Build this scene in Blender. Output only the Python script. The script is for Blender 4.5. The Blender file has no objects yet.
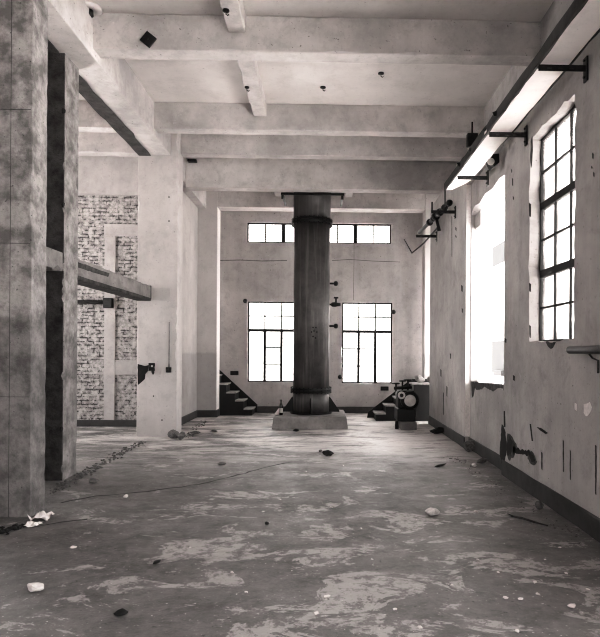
import bpy, bmesh, math, random
from mathutils import Vector, Matrix, noise

S = bpy.context.scene
C = S.collection
rad = math.radians

# ------------------------------------------------------------------ camera
F = 560.0
CX, CY = 337.7, 352.0
YAW, ROLL = rad(1.3), rad(0.35)
EYE = Vector((0, 0, 1.6))
RC = Matrix.Rotation(-YAW, 4, 'Z') @ Matrix.Rotation(rad(90), 4, 'X') @ Matrix.Rotation(ROLL, 4, 'Z')
cam = bpy.data.cameras.new('camera')
co = bpy.data.objects.new('camera', cam)
C.objects.link(co)
co.matrix_world = Matrix.Translation(EYE) @ RC
cam.sensor_fit = 'AUTO'
cam.sensor_width = 36
cam.lens = F / 637 * 36
cam.shift_x = (300 - CX) / 637
cam.shift_y = (CY - 318.5) / 637
cam.clip_end = 300
S.camera = co


def ray(px, py):
    return (RC.to_3x3() @ Vector(((px - CX) / F, -(py - CY) / F, -1)))


def aY(px, py, Y):
    d = ray(px, py)
    return EYE + d * (Y / d.y)


def aX(px, py, X):
    d = ray(px, py)
    return EYE + d * (X / d.x)


def aZ(px, py, Z=0.0):
    d = ray(px, py)
    return EYE + d * ((Z - EYE.z) / d.z)


# ------------------------------------------------------------------ tags
def tag(o, label=None, cat=None, group=None, kind=None):
    if label: o['label'] = label
    if cat: o['category'] = cat
    if group: o['group'] = group
    if kind: o['kind'] = kind
    return o


def link(name, bm, mat, parent=None, smooth=False):
    bmesh.ops.recalc_face_normals(bm, faces=bm.faces[:])
    me = bpy.data.meshes.new(name)
    bm.to_mesh(me)
    bm.free()
    if smooth:
        me.polygons.foreach_set('use_smooth', [True] * len(me.polygons))
    mats = mat if isinstance(mat, (list, tuple)) else [mat]
    for m in mats:
        me.materials.append(m)
    o = bpy.data.objects.new(name, me)
    C.objects.link(o)
    if parent is not None:
        o.parent = parent
        o.matrix_parent_inverse = parent.matrix_world.inverted()
    return o


def empty(name, loc, label, cat, group=None, kind=None):
    o = bpy.data.objects.new(name, None)
    o.empty_display_size = .1
    o.matrix_world = Matrix.Translation(Vector(loc))
    C.objects.link(o)
    return tag(o, label, cat, group, kind)


# ------------------------------------------------------------------ shapes
def rough_box(bm, lo, hi, axis=2, n=12, bev=.012, jit=1.0, seed=0):
    """box swept along one axis, chamfered, with unevenly chipped arrises"""
    r = random.Random(seed)
    lo, hi = Vector(lo), Vector(hi)
    u, v = [i for i in range(3) if i != axis]
    rings = []
    for k in range(n + 1):
        t = lo[axis] + (hi[axis] - lo[axis]) * k / n
        ring = []
        cs = [(lo[u], lo[v], 1, 1), (hi[u], lo[v], -1, 1), (hi[u], hi[v], -1, -1), (lo[u], hi[v], 1, -1)]
        for i, (a, b, sa, sb) in enumerate(cs):
            c = bev * .6 * (1 + jit * (r.random() ** 6) * 3)
            p1, p2 = [0, 0, 0], [0, 0, 0]
            p1[axis] = p2[axis] = t
            p1[u], p1[v] = a, b + sb * c
            p2[u], p2[v] = a + sa * c, b
            pts = [p1, p2] if i in (0, 2) else [p2, p1]
            ring += [bm.verts.new(p) for p in pts]
        rings.append(ring)
    for a, b in zip(rings, rings[1:]):
        m = len(a)
        for i in range(m):
            bm.faces.new((a[i], a[(i + 1) % m], b[(i + 1) % m], b[i]))
    bm.faces.new(rings[0][::-1])
    bm.faces.new(rings[-1])
    return bm


def box(bm, lo, hi, bev=0.0):
    lo, hi = Vector(lo), Vector(hi)
    vs = [bm.verts.new((x, y, z)) for x in (lo.x, hi.x) for y in (lo.y, hi.y) for z in (lo.z, hi.z)]
    q = [(0, 1, 3, 2), (4, 6, 7, 5), (0, 4, 5, 1), (2, 3, 7, 6), (0, 2, 6, 4), (1, 5, 7, 3)]
    fs = [bm.faces.new([vs[i] for i in f]) for f in q]
    if bev > 0:
        es = list({e for f in fs for e in f.edges})
        bmesh.ops.bevel(bm, geom=es, offset=bev, segments=2, affect='EDGES', profile=.5)
    return bm


def tube(bm, pts, r, n=14, cap=True):
    """round bar through a list of points; r is one radius or one per point"""
    pts = [Vector(p) for p in pts]
    rs = r if isinstance(r, (list, tuple)) else [r] * len(pts)
    rings = []
    ref = None
    for i, p in enumerate(pts):
        d = (pts[min(i + 1, len(pts) - 1)] - pts[max(i - 1, 0)])
        if d.length < 1e-9:
            d = pts[min(i + 1, len(pts) - 1)] - pts[0]
        d = d.normalized()
        if ref is None:
            ref = d.orthogonal().normalized()
        a = (ref - d * ref.dot(d)).normalized()
        ref = a
        b = d.cross(a)
        rings.append([bm.verts.new(p + (a * math.cos(2 * math.pi * k / n) + b * math.sin(2 * math.pi * k / n)) * rs[i]) for k in range(n)])
    for A, B in zip(rings, rings[1:]):
        for k in range(n):
            bm.faces.new((A[k], A[(k + 1) % n], B[(k + 1) % n], B[k]))
    if cap:
        bm.faces.new(rings[0][::-1])
        bm.faces.new(rings[-1])
    return bm


def lathe(bm, prof, origin, axis='Z', n=48):
    """prof: list of (radius, height) along axis from origin"""
    o = Vector(origin)
    rings = []
    for r, h in prof:
        ring = []
        for k in range(n):
            a = 2 * math.pi * k / n
            c, s = math.cos(a) * r, math.sin(a) * r
            v = {'Z': (c, s, h), 'Y': (c, h, s), 'X': (h, c, s)}[axis]
            ring.append(bm.verts.new(o + Vector(v)))
        rings.append(ring)
    for A, B in zip(rings, rings[1:]):
        for k in range(n):
            bm.faces.new((A[k], A[(k + 1) % n], B[(k + 1) % n], B[k]))
    bm.faces.new(rings[0][::-1])
    bm.faces.new(rings[-1])
    return bm


def jag(pts, step=.12, amp=.012, seed=0, chip=.0):
    """polygon with its sides broken into an uneven line"""
    r = random.Random(seed)
    out = []
    n = len(pts)
    cx = sum(p[0] for p in pts) / n
    cy = sum(p[1] for p in pts) / n
    for i in range(n):
        a, b = Vector(pts[i]), Vector(pts[(i + 1) % n])
        L = (b - a).length
        k = max(1, int(L / step))
        nrm = Vector(((b - a).y, -(b - a).x)).normalized()
        if nrm.dot(Vector((cx, cy)) - a) > 0: nrm = -nrm
        for j in range(k):
            t = j / k
            if j: t += (r.random() - .5) * .6 / k
            off = (r.random() - .3) * amp
            if chip and r.random() < .12: off += chip * r.random()
            p = a.lerp(b, t) + nrm * (off if j else 0)
            out.append((p.x, p.y))
    return out


def panel(bm, outer, holes, to3, thick):
    """flat plate with holes: (u,v) -> to3, pushed out by the vector thick"""
    es = []
    for loop in [outer] + holes:
        vs = [bm.verts.new(to3(*p)) for p in loop]
        es += [bm.edges.new((vs[i], vs[(i + 1) % len(vs)])) for i in range(len(vs))]
    g = bmesh.ops.triangle_fill(bm, edges=es, use_beauty=True)
    fs = [f for f in g['geom'] if isinstance(f, bmesh.types.BMFace)]
    ex = bmesh.ops.extrude_face_region(bm, geom=fs)
    vs = [v for v in ex['geom'] if isinstance(v, bmesh.types.BMVert)]
    bmesh.ops.translate(bm, verts=vs, vec=Vector(thick))
    return bm


def rock(bm, c, size, seed=0, sub=2, rough=.35):
    r = random.Random(seed)
    sz = Vector(size) if not isinstance(size, (int, float)) else Vector((size, size, size * .6))
    off = Vector((r.random(), r.random(), r.random())) * 50
    g = bmesh.ops.create_icosphere(bm, subdivisions=sub, radius=1)
    rot = r.random() * 6.28
    cuts = [(Vector((r.uniform(-1, 1), r.uniform(-1, 1), r.uniform(-.6, 1))).normalized(), r.uniform(.55, .8)) for _ in range(5)]
    for v in g['verts']:
        p = v.co * (1 + rough * noise.noise(v.co * 1.5 + off))
        for nrm, d in cuts:
            e = p.dot(nrm) - d
            if e > 0: p = p - nrm * e
        p = Vector((p.x * sz.x, p.y * sz.y, p.z * sz.z))
        p.rotate(Matrix.Rotation(rot, 3, 'Z'))
        v.co = p
    mz = min(v.co.z for v in g['verts'])
    for v in g['verts']:
        v.co = v.co + Vector(c) - Vector((0, 0, mz))
    return bm


# ------------------------------------------------------------------ materials
def lin(r, g=None, b=None):
    if g is None: r, g, b = r, r * .978, r * .968
    f = lambda c: (c / 255 / 12.92) if c / 255 <= .04045 else ((c / 255 + .055) / 1.055) ** 2.4
    return (f(r), f(g), f(b), 1)


class NT:
    def __init__(s, name):
        s.m = bpy.data.materials.new(name)
        s.m.use_nodes = True
        s.t = s.m.node_tree
        s.t.nodes.clear()
        s.out = s.n('ShaderNodeOutputMaterial')
        s.pos = s.n('ShaderNodeNewGeometry').outputs['Position']

    def n(s, kind, **kw):
        nd = s.t.nodes.new(kind)
        for k, v in kw.items():
            setattr(nd, k, v)
        return nd

    def set(s, sock, v):
        if hasattr(v, 'links'): s.t.links.new(v, sock)
        else: sock.default_value = v

    def scale(s, v, sc):
        m = s.n('ShaderNodeMapping')
        s.set(m.inputs['Vector'], v)
        m.inputs['Scale'].default_value = sc
        return m.outputs[0]

    def noise(s, sc, detail=6, rough=.6, vec=None, dist=0):
        nd = s.n('ShaderNodeTexNoise')
        s.set(nd.inputs['Vector'], vec if vec is not None else s.pos)
        nd.inputs['Scale'].default_value = sc
        nd.inputs['Detail'].default_value = detail
        nd.inputs['Roughness'].default_value = rough
        nd.inputs['Distortion'].default_value = dist
        return nd.outputs['Fac']

    def rng(s, v, a, b, c=0.0, d=1.0):
        nd = s.n('ShaderNodeMapRange')
        s.set(nd.inputs['Value'], v)
        for k, x in zip(('From Min', 'From Max', 'To Min', 'To Max'), (a, b, c, d)):
            s.set(nd.inputs[k], x)
        return nd.outputs[0]

    def mix(s, f, a, b, mode='MIX'):
        nd = s.n('ShaderNodeMix', data_type='RGBA', blend_type=mode)
        s.set(nd.inputs[0], f)
        s.set(nd.inputs[6], a)
        s.set(nd.inputs[7], b)
        return nd.outputs[2]

    def math(s, op, a, b=0.0):
        nd = s.n('ShaderNodeMath', operation=op)
        s.set(nd.inputs[0], a)
        s.set(nd.inputs[1], b)
        return nd.outputs[0]

    def z(s):
        nd = s.n('ShaderNodeSeparateXYZ')
        s.set(nd.inputs[0], s.pos)
        return nd.outputs

    def bump(s, h, st=.3, d=.02):
        nd = s.n('ShaderNodeBump')
        s.set(nd.inputs['Height'], h)
        nd.inputs['Strength'].default_value = st
        nd.inputs['Distance'].default_value = d
        return nd.outputs[0]

    def done(s, col, rough=.8, nrm=None, metal=0.0, spec=.3):
        p = s.n('ShaderNodeBsdfPrincipled')
        s.set(p.inputs['Base Color'], col)
        s.set(p.inputs['Roughness'], rough)
        s.set(p.inputs['Metallic'], metal)
        s.set(p.inputs['Specular IOR Level'], spec)
        if nrm is not None: s.set(p.inputs['Normal'], nrm)
        s.t.links.new(p.outputs[0], s.out.inputs['Surface'])
        return s.m


def plaster(name, a, b, sc=.8, streak=.25, spots=.5, bump=.25, dado=None, rough=.85, grime=None, contrast=(.35, .68)):
    """old painted plaster: blotches, run-down streaks, specks, optional darker lower zone"""
    m = NT(name)
    c = m.mix(m.rng(m.noise(sc, 8, .65), *contrast), lin(b), lin(a))
    st = m.noise(1.0, 5, .6, m.scale(m.pos, (3.5, 3.5, .35)))
    c = m.mix(m.rng(st, .48, .75, 0, streak), c, lin(a * .55))
    fine = m.noise(14, 6, .7)
    c = m.mix(m.rng(fine, .58, .8, 0, spots), c, lin(a * .5))
    med = m.noise(sc * 4.5, 9, .72, None, .3)
    c = m.mix(m.rng(med, .5, .72, 0, min(.55, spots * 1.3)), c, lin(a * .66))
    pit = m.noise(26, 2, .5)
    c = m.mix(m.rng(pit, .70, .76, 0, min(.8, spots * 1.6)), c, lin(a * .35))
    light = m.noise(5, 8, .75)
    c = m.mix(m.rng(light, .62, .7, 0, .25), c, lin(min(255, a * 1.12)))
    if dado:
        z, f = dado
        wob = m.math('ADD', m.z()[2], m.math('MULTIPLY', m.noise(2.5, 6, .7), .18))
        c = m.mix(m.rng(wob, z + .06, z + .12, f, 0), c, lin(a * .5))
    if grime:
        z, f = grime
        wob = m.math('ADD', m.z()[2], m.math('MULTIPLY', m.noise(1.6, 6, .7), .5))
        c = m.mix(m.rng(wob, z, z + .7, f, 0), c, lin(a * .4))
    h = m.math('ADD', m.noise(30, 5, .7), m.math('MULTIPLY', m.noise(4, 6, .6), 2.0))
    return m.done(c, rough, m.bump(h, bump, .02))


def simple(name, col, rough=.6, metal=0.0, var=.25, sc=12, spec=.4):
    m = NT(name)
    c = m.mix(m.rng(m.noise(sc, 6, .65), .35, .7), lin(col * (1 - var)), lin(col))
    return m.done(c, rough, m.bump(m.noise(sc * 3, 4), .2, .01), metal, spec)


M = {}
M['ceiling'] = plaster('ceiling_plaster', 218, 190, .55, .0, .22, .12, contrast=(.3, .7))
M['beam'] = plaster('beam_plaster', 208, 160, .9, .05, .42, .15)
M['pillar'] = plaster('pillar_whitewash', 200, 180, .9, .12, .25, .18, grime=(.0, .3))
M['wall'] = plaster('wall_plaster', 182, 146, .7, .3, .42, .2, grime=(.1, .25))
M['wall_back'] = plaster('back_wall_plaster', 190, 162, .7, .25, .35, .2, grime=(.1, .2))
M['pilaster'] = plaster('pilaster_plaster', 190, 174, .8, .12, .2, .15, dado=(1.55, .3))
M['concrete'] = plaster('raw_concrete', 164, 104, 4.5, .45, .8, .6, dado=(1.9, .42), contrast=(.4, .6))
M['concrete_b'] = plaster('scraped_concrete', 166, 104, 5, .4, .8, .8, dado=(1.7, .2), contrast=(.38, .62))
M['lintel'] = plaster('lintel_concrete', 148, 112, 3, .1, .6, .7)
M['scar'] = plaster('raw_mortar_scar', 84, 44, 7, .0, .8, 1.0)
M['dark'] = simple('soot_dark', 34, .9, sc=20)
M['spall'] = simple('exposed_render', 84, .95, var=.5, sc=14)
M['base'] = simple('dark_skirting_paint', 64, .6, sc=4, var=.35)
M['steel'] = simple('rusty_dark_steel', 46, .55, .3, var=.5, sc=14)
M['frame'] = simple('window_steel', 24, .6, .1, var=.3, sc=20)
M['edge'] = simple('rusted_channel', 58, .6, .2, var=.45, sc=9)
M['tray'] = plaster('tray_board', 245, 232, 1.2, .0, .15, .08)
M['black'] = simple('black_iron', 24, .45, .3, sc=20)
M['stair'] = simple('black_stair_paint', 27, .7, var=.3, sc=10)
M['tread'] = simple('worn_tread', 170, .8, sc=12)
M['chip'] = simple('white_plaster_chip', 226, .9, var=.1, sc=30)
M['stone'] = simple('pale_rubble', 222, .9, var=.25, sc=30)
M['greystone'] = simple('grey_rubble', 116, .95, var=.4, sc=30)
M['paper'] = simple('crumpled_paper', 232, .9, var=.08, sc=20)
M['wood'] = simple('weathered_stick', 58, .8, var=.4, sc=18)
M['alu'] = simple('polished_cover', 205, .4, .4, var=.15, sc=8)
M['bottleglass'] = simple('dark_bottle_glass', 26, .15, var=.2)
M['label'] = simple('bottle_paper_label', 190, .7, var=.1)
M['plinth'] = plaster('plinth_concrete', 150, 118, 2.5, .1, .5, .5)
M['blockgrey'] = plaster('block_concrete', 128, 100, 4, .1, .5, .5)
M['conduit'] = simple('painted_conduit', 120, .7)
M['outer'] = simple('pale_building_render', 236, .9, var=.04, sc=.6)
M['outer_grey'] = simple('grey_building_panel', 27, .9, var=.05, sc=.6)
M['yard'] = simple('pale_yard_ground', 215, .95, var=.2, sc=.4)


def glass():
    m = NT('dusty_glass')
    tr = m.n('ShaderNodeBsdfTransparent')
    tr.inputs[0].default_value = (.62, .61, .60, 1)
    gl = m.n('ShaderNodeBsdfGlossy')
    gl.inputs['Roughness'].default_value = .05
    gl.inputs['Color'].default_value = (.9, .9, .9, 1)
    tl = m.n('ShaderNodeBsdfTranslucent')
    tl.inputs[0].default_value = lin(225)
    a = m.n('ShaderNodeMixShader')
    m.set(a.inputs[0], m.rng(m.noise(3, 6, .7), .4, .75, .03, .3))
    m.t.links.new(tr.outputs[0], a.inputs[1])
    m.t.links.new(tl.outputs[0], a.inputs[2])
    b = m.n('ShaderNodeMixShader')
    b.inputs[0].default_value = .05
    m.t.links.new(a.outputs[0], b.inputs[1])
    m.t.links.new(gl.outputs[0], b.inputs[2])
    m.t.links.new(b.outputs[0], m.out.inputs['Surface'])
    return m.m


M['glass'] = glass()


def cylinder_steel():
    m = NT('tower_plate_steel')
    c = m.mix(m.rng(m.noise(1.4, 8, .7), .35, .68), lin(56), lin(98))
    st = m.noise(1.0, 6, .65, m.scale(m.pos, (9, 9, .5)))
    c = m.mix(m.rng(st, .5, .72, 0, .7), c, lin(138))
    c = m.mix(m.rng(m.noise(11, 6, .7), .6, .75, 0, .6), c, lin(34))
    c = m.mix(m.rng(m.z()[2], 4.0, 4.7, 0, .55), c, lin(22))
    return m.done(c, m.rng(m.noise(3, 5), .3, .7, .42, .62), m.bump(m.noise(5, 6), .15, .02), .25, .5)


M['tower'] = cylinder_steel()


def floor_mat():
    m = NT('worn_concrete_floor')
    xx, yy = m.z()[0], m.z()[1]
    c = m.mix(m.rng(m.noise(.35, 6, .6), .35, .65), lin(98), lin(118))
    mid = m.noise(2.2, 10, .72, m.scale(m.pos, (1, 1.15, 1)), .4)
    c = m.mix(m.rng(mid, .36, .58, .55, 0), c, lin(66))
    fine = m.noise(9, 9, .75)
    c = m.mix(m.rng(fine, .5, .66, 0, .4), c, lin(136))
    c = m.mix(m.rng(fine, .46, .32, 0, .55), c, lin(62))
    # worn pale patches with crisp broken edges
    near = m.rng(yy, 6.9, 5.2, .0, .055)
    zone = m.rng(xx, -2.2, -.9, .0, 1.0)
    pt = m.noise(1.7, 10, .7, m.scale(m.pos, (.75, 1.25, 1)), .7)
    pf = m.math('ADD', pt, m.math('MULTIPLY', near, zone))
    patch = m.rng(pf, .575, .592, 0, .85)
    holes = m.rng(m.noise(8, 9, .78), .50, .56, 1, .1)
    c = m.mix(m.math('MULTIPLY', patch, holes), c, lin(166))
    # dusty, water-streaked far end; window light pool painted in at right
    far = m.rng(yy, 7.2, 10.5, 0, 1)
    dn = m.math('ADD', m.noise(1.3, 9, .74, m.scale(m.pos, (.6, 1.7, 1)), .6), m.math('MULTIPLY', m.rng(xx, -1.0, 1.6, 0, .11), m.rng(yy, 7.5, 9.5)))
    dust_light = m.rng(dn, .45, .57)
    c = m.mix(m.math('MULTIPLY', m.math('MULTIPLY', far, dust_light), .92), c, lin(208))
    c = m.mix(m.math('MULTIPLY', far, m.rng(m.noise(2.6, 10, .78, m.scale(m.pos, (.5, 1.5, 1)), .6), .53, .6, 0, .6)), c, lin(62))
    c = m.mix(m.rng(m.noise(1.1, 9, .75, m.scale(m.pos, (.9, 1.3, 1)), .8), .54, .64, 0, .6), c, lin(66))
    # specks
    c = m.mix(m.rng(m.noise(36, 3, .6), .66, .71, 0, .8), c, lin(205))
    c = m.mix(m.rng(m.noise(20, 5, .65), .63, .70, 0, .75), c, lin(40))
    h = m.math('ADD', m.math('MULTIPLY', m.noise(3, 8, .7), 1.0), m.math('MULTIPLY', m.noise(26, 6, .75), .4))
    h = m.math('ADD', h, m.math('MULTIPLY', patch, -.12))
    rough = m.rng(m.noise(1.6, 6, .65), .35, .65, .36, .68)
    return m.done(c, rough, m.bump(h, .6, .03), 0, .35)


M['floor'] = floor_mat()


def brick_mat():
    m = NT('whitewashed_brick')
    sep = m.z()
    cmb = m.n('ShaderNodeCombineXYZ')
    wob = m.math('MULTIPLY', m.math('SUBTRACT', m.noise(7, 5, .65), .5), .07)
    m.set(cmb.inputs[0], m.math('ADD', sep[0], wob))
    m.set(cmb.inputs[1], m.math('ADD', sep[2], wob))
    br = m.n('ShaderNodeTexBrick')
    m.t.links.new(cmb.outputs[0], br.inputs['Vector'])
    br.inputs['Scale'].default_value = 1.0
    br.inputs['Brick Width'].default_value = .25
    br.inputs['Row Height'].default_value = .078
    br.inputs['Mortar Size'].default_value = .013
    br.inputs['Mortar Smooth'].default_value = .2
    br.inputs['Color1'].default_value = lin(206)
    br.inputs['Color2'].default_value = lin(160)
    br.inputs['Mortar'].default_value = lin(58)
    fill = m.rng(m.noise(5.5, 8, .8), .45, .53)
    c = m.mix(m.math('MULTIPLY', br.outputs['Fac'], m.rng(fill, 0, 1, .85, .12)), br.outputs['Color'], lin(45))
    gaps = m.math('MULTIPLY', m.rng(br.outputs['Fac'], 0, 1, 0, 1), m.rng(fill, 0, 1, .9, .04))
    base = m.mix(m.rng(m.noise(11, 6, .7), .4, .62), lin(132), lin(182))
    c = m.mix(gaps, base, lin(44))
    c = m.mix(m.rng(m.noise(10, 6, .75, m.scale(m.pos, (.7, 1, 1.5))), .60, .65, 0, .85), c, lin(48))
    h = m.math('MULTIPLY', br.outputs['Fac'], -1.0)
    h = m.math('ADD', h, m.math('MULTIPLY', m.noise(20, 5, .7), .7))
    return m.done(c, .9, m.bump(h, .8, .02))


M['brick'] = brick_mat()
M['patch'] = plaster('toned_plaster', 184, 176, 2, .05, .15, .2)
M['smooth'] = plaster('smooth_render_band', 182, 160, 2, .15, .25, .2)

# ------------------------------------------------------------------ main measures
XR = 2.35            # face of the window wall
ZB = 5.35            # underside of the cross beams
ZS = 5.80            # underside of the slab
Y0 = -3.6
YB = 14.67           # face of the end wall

# floor, ceiling
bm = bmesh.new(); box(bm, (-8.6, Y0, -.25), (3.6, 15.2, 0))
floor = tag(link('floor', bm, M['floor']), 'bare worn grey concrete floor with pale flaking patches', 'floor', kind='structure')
bm = bmesh.new(); box(bm, (-8.6, Y0, ZS), (3.6, 15.2, ZS + .25))
ceiling = tag(link('ceiling', bm, M['ceiling']), 'pale stained concrete ceiling slab between the beams', 'ceiling', kind='structure')

# cracks on the floor: shallow dark grooves
def crack(pts, w, seed, parent, name='floor_crack', mat='spall'):
    r = random.Random(seed)
    P = [aZ(*p) for p in pts]
    fine = []
    for a, b in zip(P, P[1:]):
        k = max(2, int((b - a).length / .12))
        for j in range(k):
            q = a.lerp(b, j / k)
            fine.append(q + Vector((r.uniform(-.02, .02), r.uniform(-.03, .03), 0)))
    fine.append(P[-1])
    bm = bmesh.new()
    L = []
    for i, q in enumerate(fine):
        d = (fine[min(i + 1, len(fine) - 1)] - fine[max(i - 1, 0)]).normalized()
        s = Vector((-d.y, d.x, 0)) * w * r.uniform(.3, 1)
        L.append([bm.verts.new(q + s + Vector((0, 0, .002))), bm.verts.new(q - s + Vector((0, 0, .002)))])
    for a, b in zip(L, L[1:]):
        bm.faces.new((a[0], b[0], b[1], a[1]))
    return link(name, bm, M[mat], parent)


crack([(62, 503), (84, 498), (120, 494), (160, 490), (200, 484), (232, 477), (262, 468), (292, 462)], .022, 3, floor)
crack([(86, 520), (60, 523), (30, 528)], .02, 5, floor)
crack([(200, 452), (250, 450), (300, 446)], .02, 8, floor)

# ------------------------------------------------------------------ end wall with its windows
def rect_px(x0, y0, x1, y1, Y):
    a, b, c, d = aY(x0, y0, Y), aY(x1, y0, Y), aY(x1, y1, Y), aY(x0, y1, Y)
    xa, xb = (a.x + d.x) / 2, (b.x + c.x) / 2
    za, zb = (c.z + d.z) / 2, (a.z + b.z) / 2
    return xa, za, xb, zb


R_top = rect_px(247, 223, 391.5, 243, YB)
R_a = rect_px(247.5, 301.5, 298, 382, YB)
R_b = rect_px(342, 302.5, 392.3, 383.5, YB)
bm = bmesh.new()
holes = []
for i, (xa, za, xb, zb) in enumerate((R_top, R_a, R_b)):
    holes.append(jag([(xa, za), (xb, za), (xb, zb), (xa, zb)], .2, .012, 40 + i))
panel(bm, [(-4.2, 0), (3.6, 0), (3.6, ZS), (-4.2, ZS)], holes, lambda u, v: (u, YB, v), (0, .32, 0))
wall_back = tag(link('wall_back', bm, M['wall_back']), 'grey stained plaster end wall behind the steel tower', 'wall', kind='structure')


def strip_on(Y, pts, w, parent, mat, name):
    bm = bmesh.new()
    for (a, b) in zip(pts, pts[1:]):
        A, B = aY(*a, Y), aY(*b, Y)
        d = (B - A).normalized()
        s = Vector((-d.z, 0, d.x)) * w
        bm.faces.new([bm.verts.new(p) for p in (A + s, B + s, B - s, A - s)])
    return link(name, bm, mat, parent)


strip_on(YB - .004, [(220, 260.5), (240, 260), (262, 261), (287, 260.5)], .012, wall_back, M['conduit'], 'wall_crack')
strip_on(YB - .004, [(332, 260.5), (350, 259.5), (372, 261), (400, 262)], .008, wall_back, M['conduit'], 'wall_crack')
strip_on(YB - .004, [(354, 244), (354, 262), (353.5, 300)], .006, wall_back, M['conduit'], 'wall_crack')


def steel_window(name, o3, us, vs, thick_u, thick_v, sub, label, depth=.05, fr=.035):
    """steel window in plane o3(u, v, w); us, vs: outer extent; thick_u/v: heavy bars; sub: light bars (u0,v0,u1,v1)"""
    bm = bmesh.new()

    def bx(u0, v0, u1, v1, w0, w1):
        a, b = Vector(o3(u0, v0, w0)), Vector(o3(u1, v1, w1))
        lo = Vector((min(a.x, b.x), min(a.y, b.y), min(a.z, b.z)))
        hi = Vector((max(a.x, b.x), max(a.y, b.y), max(a.z, b.z)))
        box(bm, lo, hi)
    u0, u1 = us
    v0, v1 = vs
    bx(u0, v0, u0 + fr, v1, 0, depth); bx(u1 - fr, v0, u1, v1, 0, depth)
    bx(u0 + fr, v0, u1 - fr, v0 + fr, 0, depth); bx(u0 + fr, v1 - fr, u1 - fr, v1, 0, depth)
    root = tag(link(name, bm, M['frame']), label, 'window', kind='structure')
    for (u, a, b, w) in thick_u:
        bm = bmesh.new(); bx(u - w, a, u + w, b, .002, depth - .002); link('mullion', bm, M['frame'], root)
    for (v, a, b, w) in thick_v:
        bm = bmesh.new(); bx(a, v - w, b, v + w, .001, depth - .001); link('transom', bm, M['frame'], root)
    bm = bmesh.new()
    for (a, b, c, d) in sub:
        bx(a, b, c, d, .010, depth - .012)
    link('glazing_bar', bm, M['frame'], root)
    bm = bmesh.new()
    p = [o3(u0 + .01, v0 + .01, depth * .55), o3(u1 - .01, v0 + .01, depth * .55), o3(u1 - .01, v1 - .01, depth * .55), o3(u0 + .01, v1 - .01, depth * .55)]
    bm.faces.new([bm.verts.new(q) for q in p])
    link('pane', bm, M['glass'], root)
    return root


back3 = lambda u, v, w: (u, YB + .07 + w, v)
t = .017
xa, za, xb, zb = R_top
q = (xb - xa) / 4
sub = [(xa + q * (k + .5) - t, za, xa + q * (k + .5) + t, zb) for k in range(4)]
steel_window('window_1', back3, (xa, xb), (za, zb), [(xa + q * k, za, zb, .05) for k in (1, 2, 3)], [], sub, 'long low strip window of small panes high on the end wall')
for nm, R, lab in (('window_2', R_a, 'tall paned window beside the bottle, partly hidden by the steel tower'),
                   ('window_3', R_b, 'tall paned window beside the motor, with heavy middle transom')):
    xa, za, xb, zb = R
    w3 = (xb - xa) / 3
    vm = za + (zb - za) * (52 / 81)
    vu = (vm + zb) / 2
    l3 = (vm - za) / 3
    sub = [(xa + w3 * k - t, vm, xa + w3 * k + t, zb) for k in (1, 2)] + [(xa, vu - t, xb, vu + t)]
    if nm == 'window_2':
        sub += [(xa + w3, za + l3 * k - t, xa + 2 * w3, za + l3 * k + t) for k in (1, 2)]
    else:
        sub += [(xa, za + l3 * k - t, xa + 2 * w3, za + l3 * k + t) for k in (1, 2)]
    steel_window(nm, back3, (xa, xb), (za, zb), [(xa + w3 * k, za, vm, .036) for k in (1, 2)], [(vm, xa + .035, xb - .035, .038)], sub, lab)

# ------------------------------------------------------------------ window wall (long wall)
YN0, YN1 = 7.31, 9.32       # niche of the frameless opening
XN = 2.43
TW = 2.75
bm = bmesh.new()
to = lambda X: (lambda u, v: (X, u, v))
W1 = (5.25, 6.40, 1.73, 4.06)
h1 = jag([(W1[0], W1[2]), (W1[1], W1[2]), (W1[1], W1[3]), (W1[0], W1[3])], .11, .02, 7, .05)
h0 = jag([(.4, 1.2), (3.0, 1.2), (3.0, 4.05), (.4, 4.05)], .2, .02, 8)
hx = jag([(-2.9, 1.2), (-.8, 1.2), (-.8, 4.05), (-2.9, 4.05)], .2, .02, 9)
ZW = 4.85
panel(bm, [(Y0, 0), (YN0, 0), (YN0, ZW), (Y0, ZW)], [h1, h0, hx], to(XR), (TW - XR, 0, 0))
panel(bm, [(YN1, 0), (12.53, 0), (12.53, ZW), (YN1, ZW)], [], to(XR), (TW - XR, 0, 0))
panel(bm, [(YN0, 4.42), (YN1, 4.42), (YN1, ZW), (YN0, ZW)], [], to(XR), (TW - XR, 0, 0))
W2 = (YN0 + .02, YN1 - .03, 1.14, 4.02)
h2 = [(W2[0], W2[2] + .03), (7.6, 1.10), (7.8, 1.17), (8.0, 1.10), (8.3, 1.15), (8.6, 1.08), (8.9, 1.16), (W2[1], 1.13),
      (W2[1], 3.9), (9.1, 4.0), (8.8, 3.97), (8.5, 4.03), (8.1, 4.0), (7.8, 4.05), (W2[0], 4.0)]
panel(bm, [(YN0, 0), (YN1, 0), (YN1, 4.42), (YN0, 4.42)], [h2], to(XN), (TW - XN, 0, 0))
wall_right = tag(link('wall_right', bm, M['wall']), 'long streaked plaster wall with deep window holes and dark skirting', 'wall', kind='structure')
bm = bmesh.new(); box(bm, (2.70, Y0, ZW - .02), (3.0, 12.53, ZS))
tag(link('wall_upper', bm, M['wall']), 'set-back upper wall strip behind the tray', 'wall', kind='structure')
bm = bmesh.new(); panel(bm, [(12.0, 0), (YB, 0), (YB, ZS), (12.0, ZS)], [[(14.07, .9), (14.62, .9), (14.62, 4.0), (14.07, 4.0)], [(12.3, .02), (13.6, .02), (13.6, 3.3), (12.3, 3.3)]], to(3.3), (.3, 0, 0))  # unseen openings, added and sized to brighten floor and end wall
tag(link('wall_recess', bm, M['wall']), 'short plaster wall of the recess behind the motor', 'wall', kind='structure')

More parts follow.
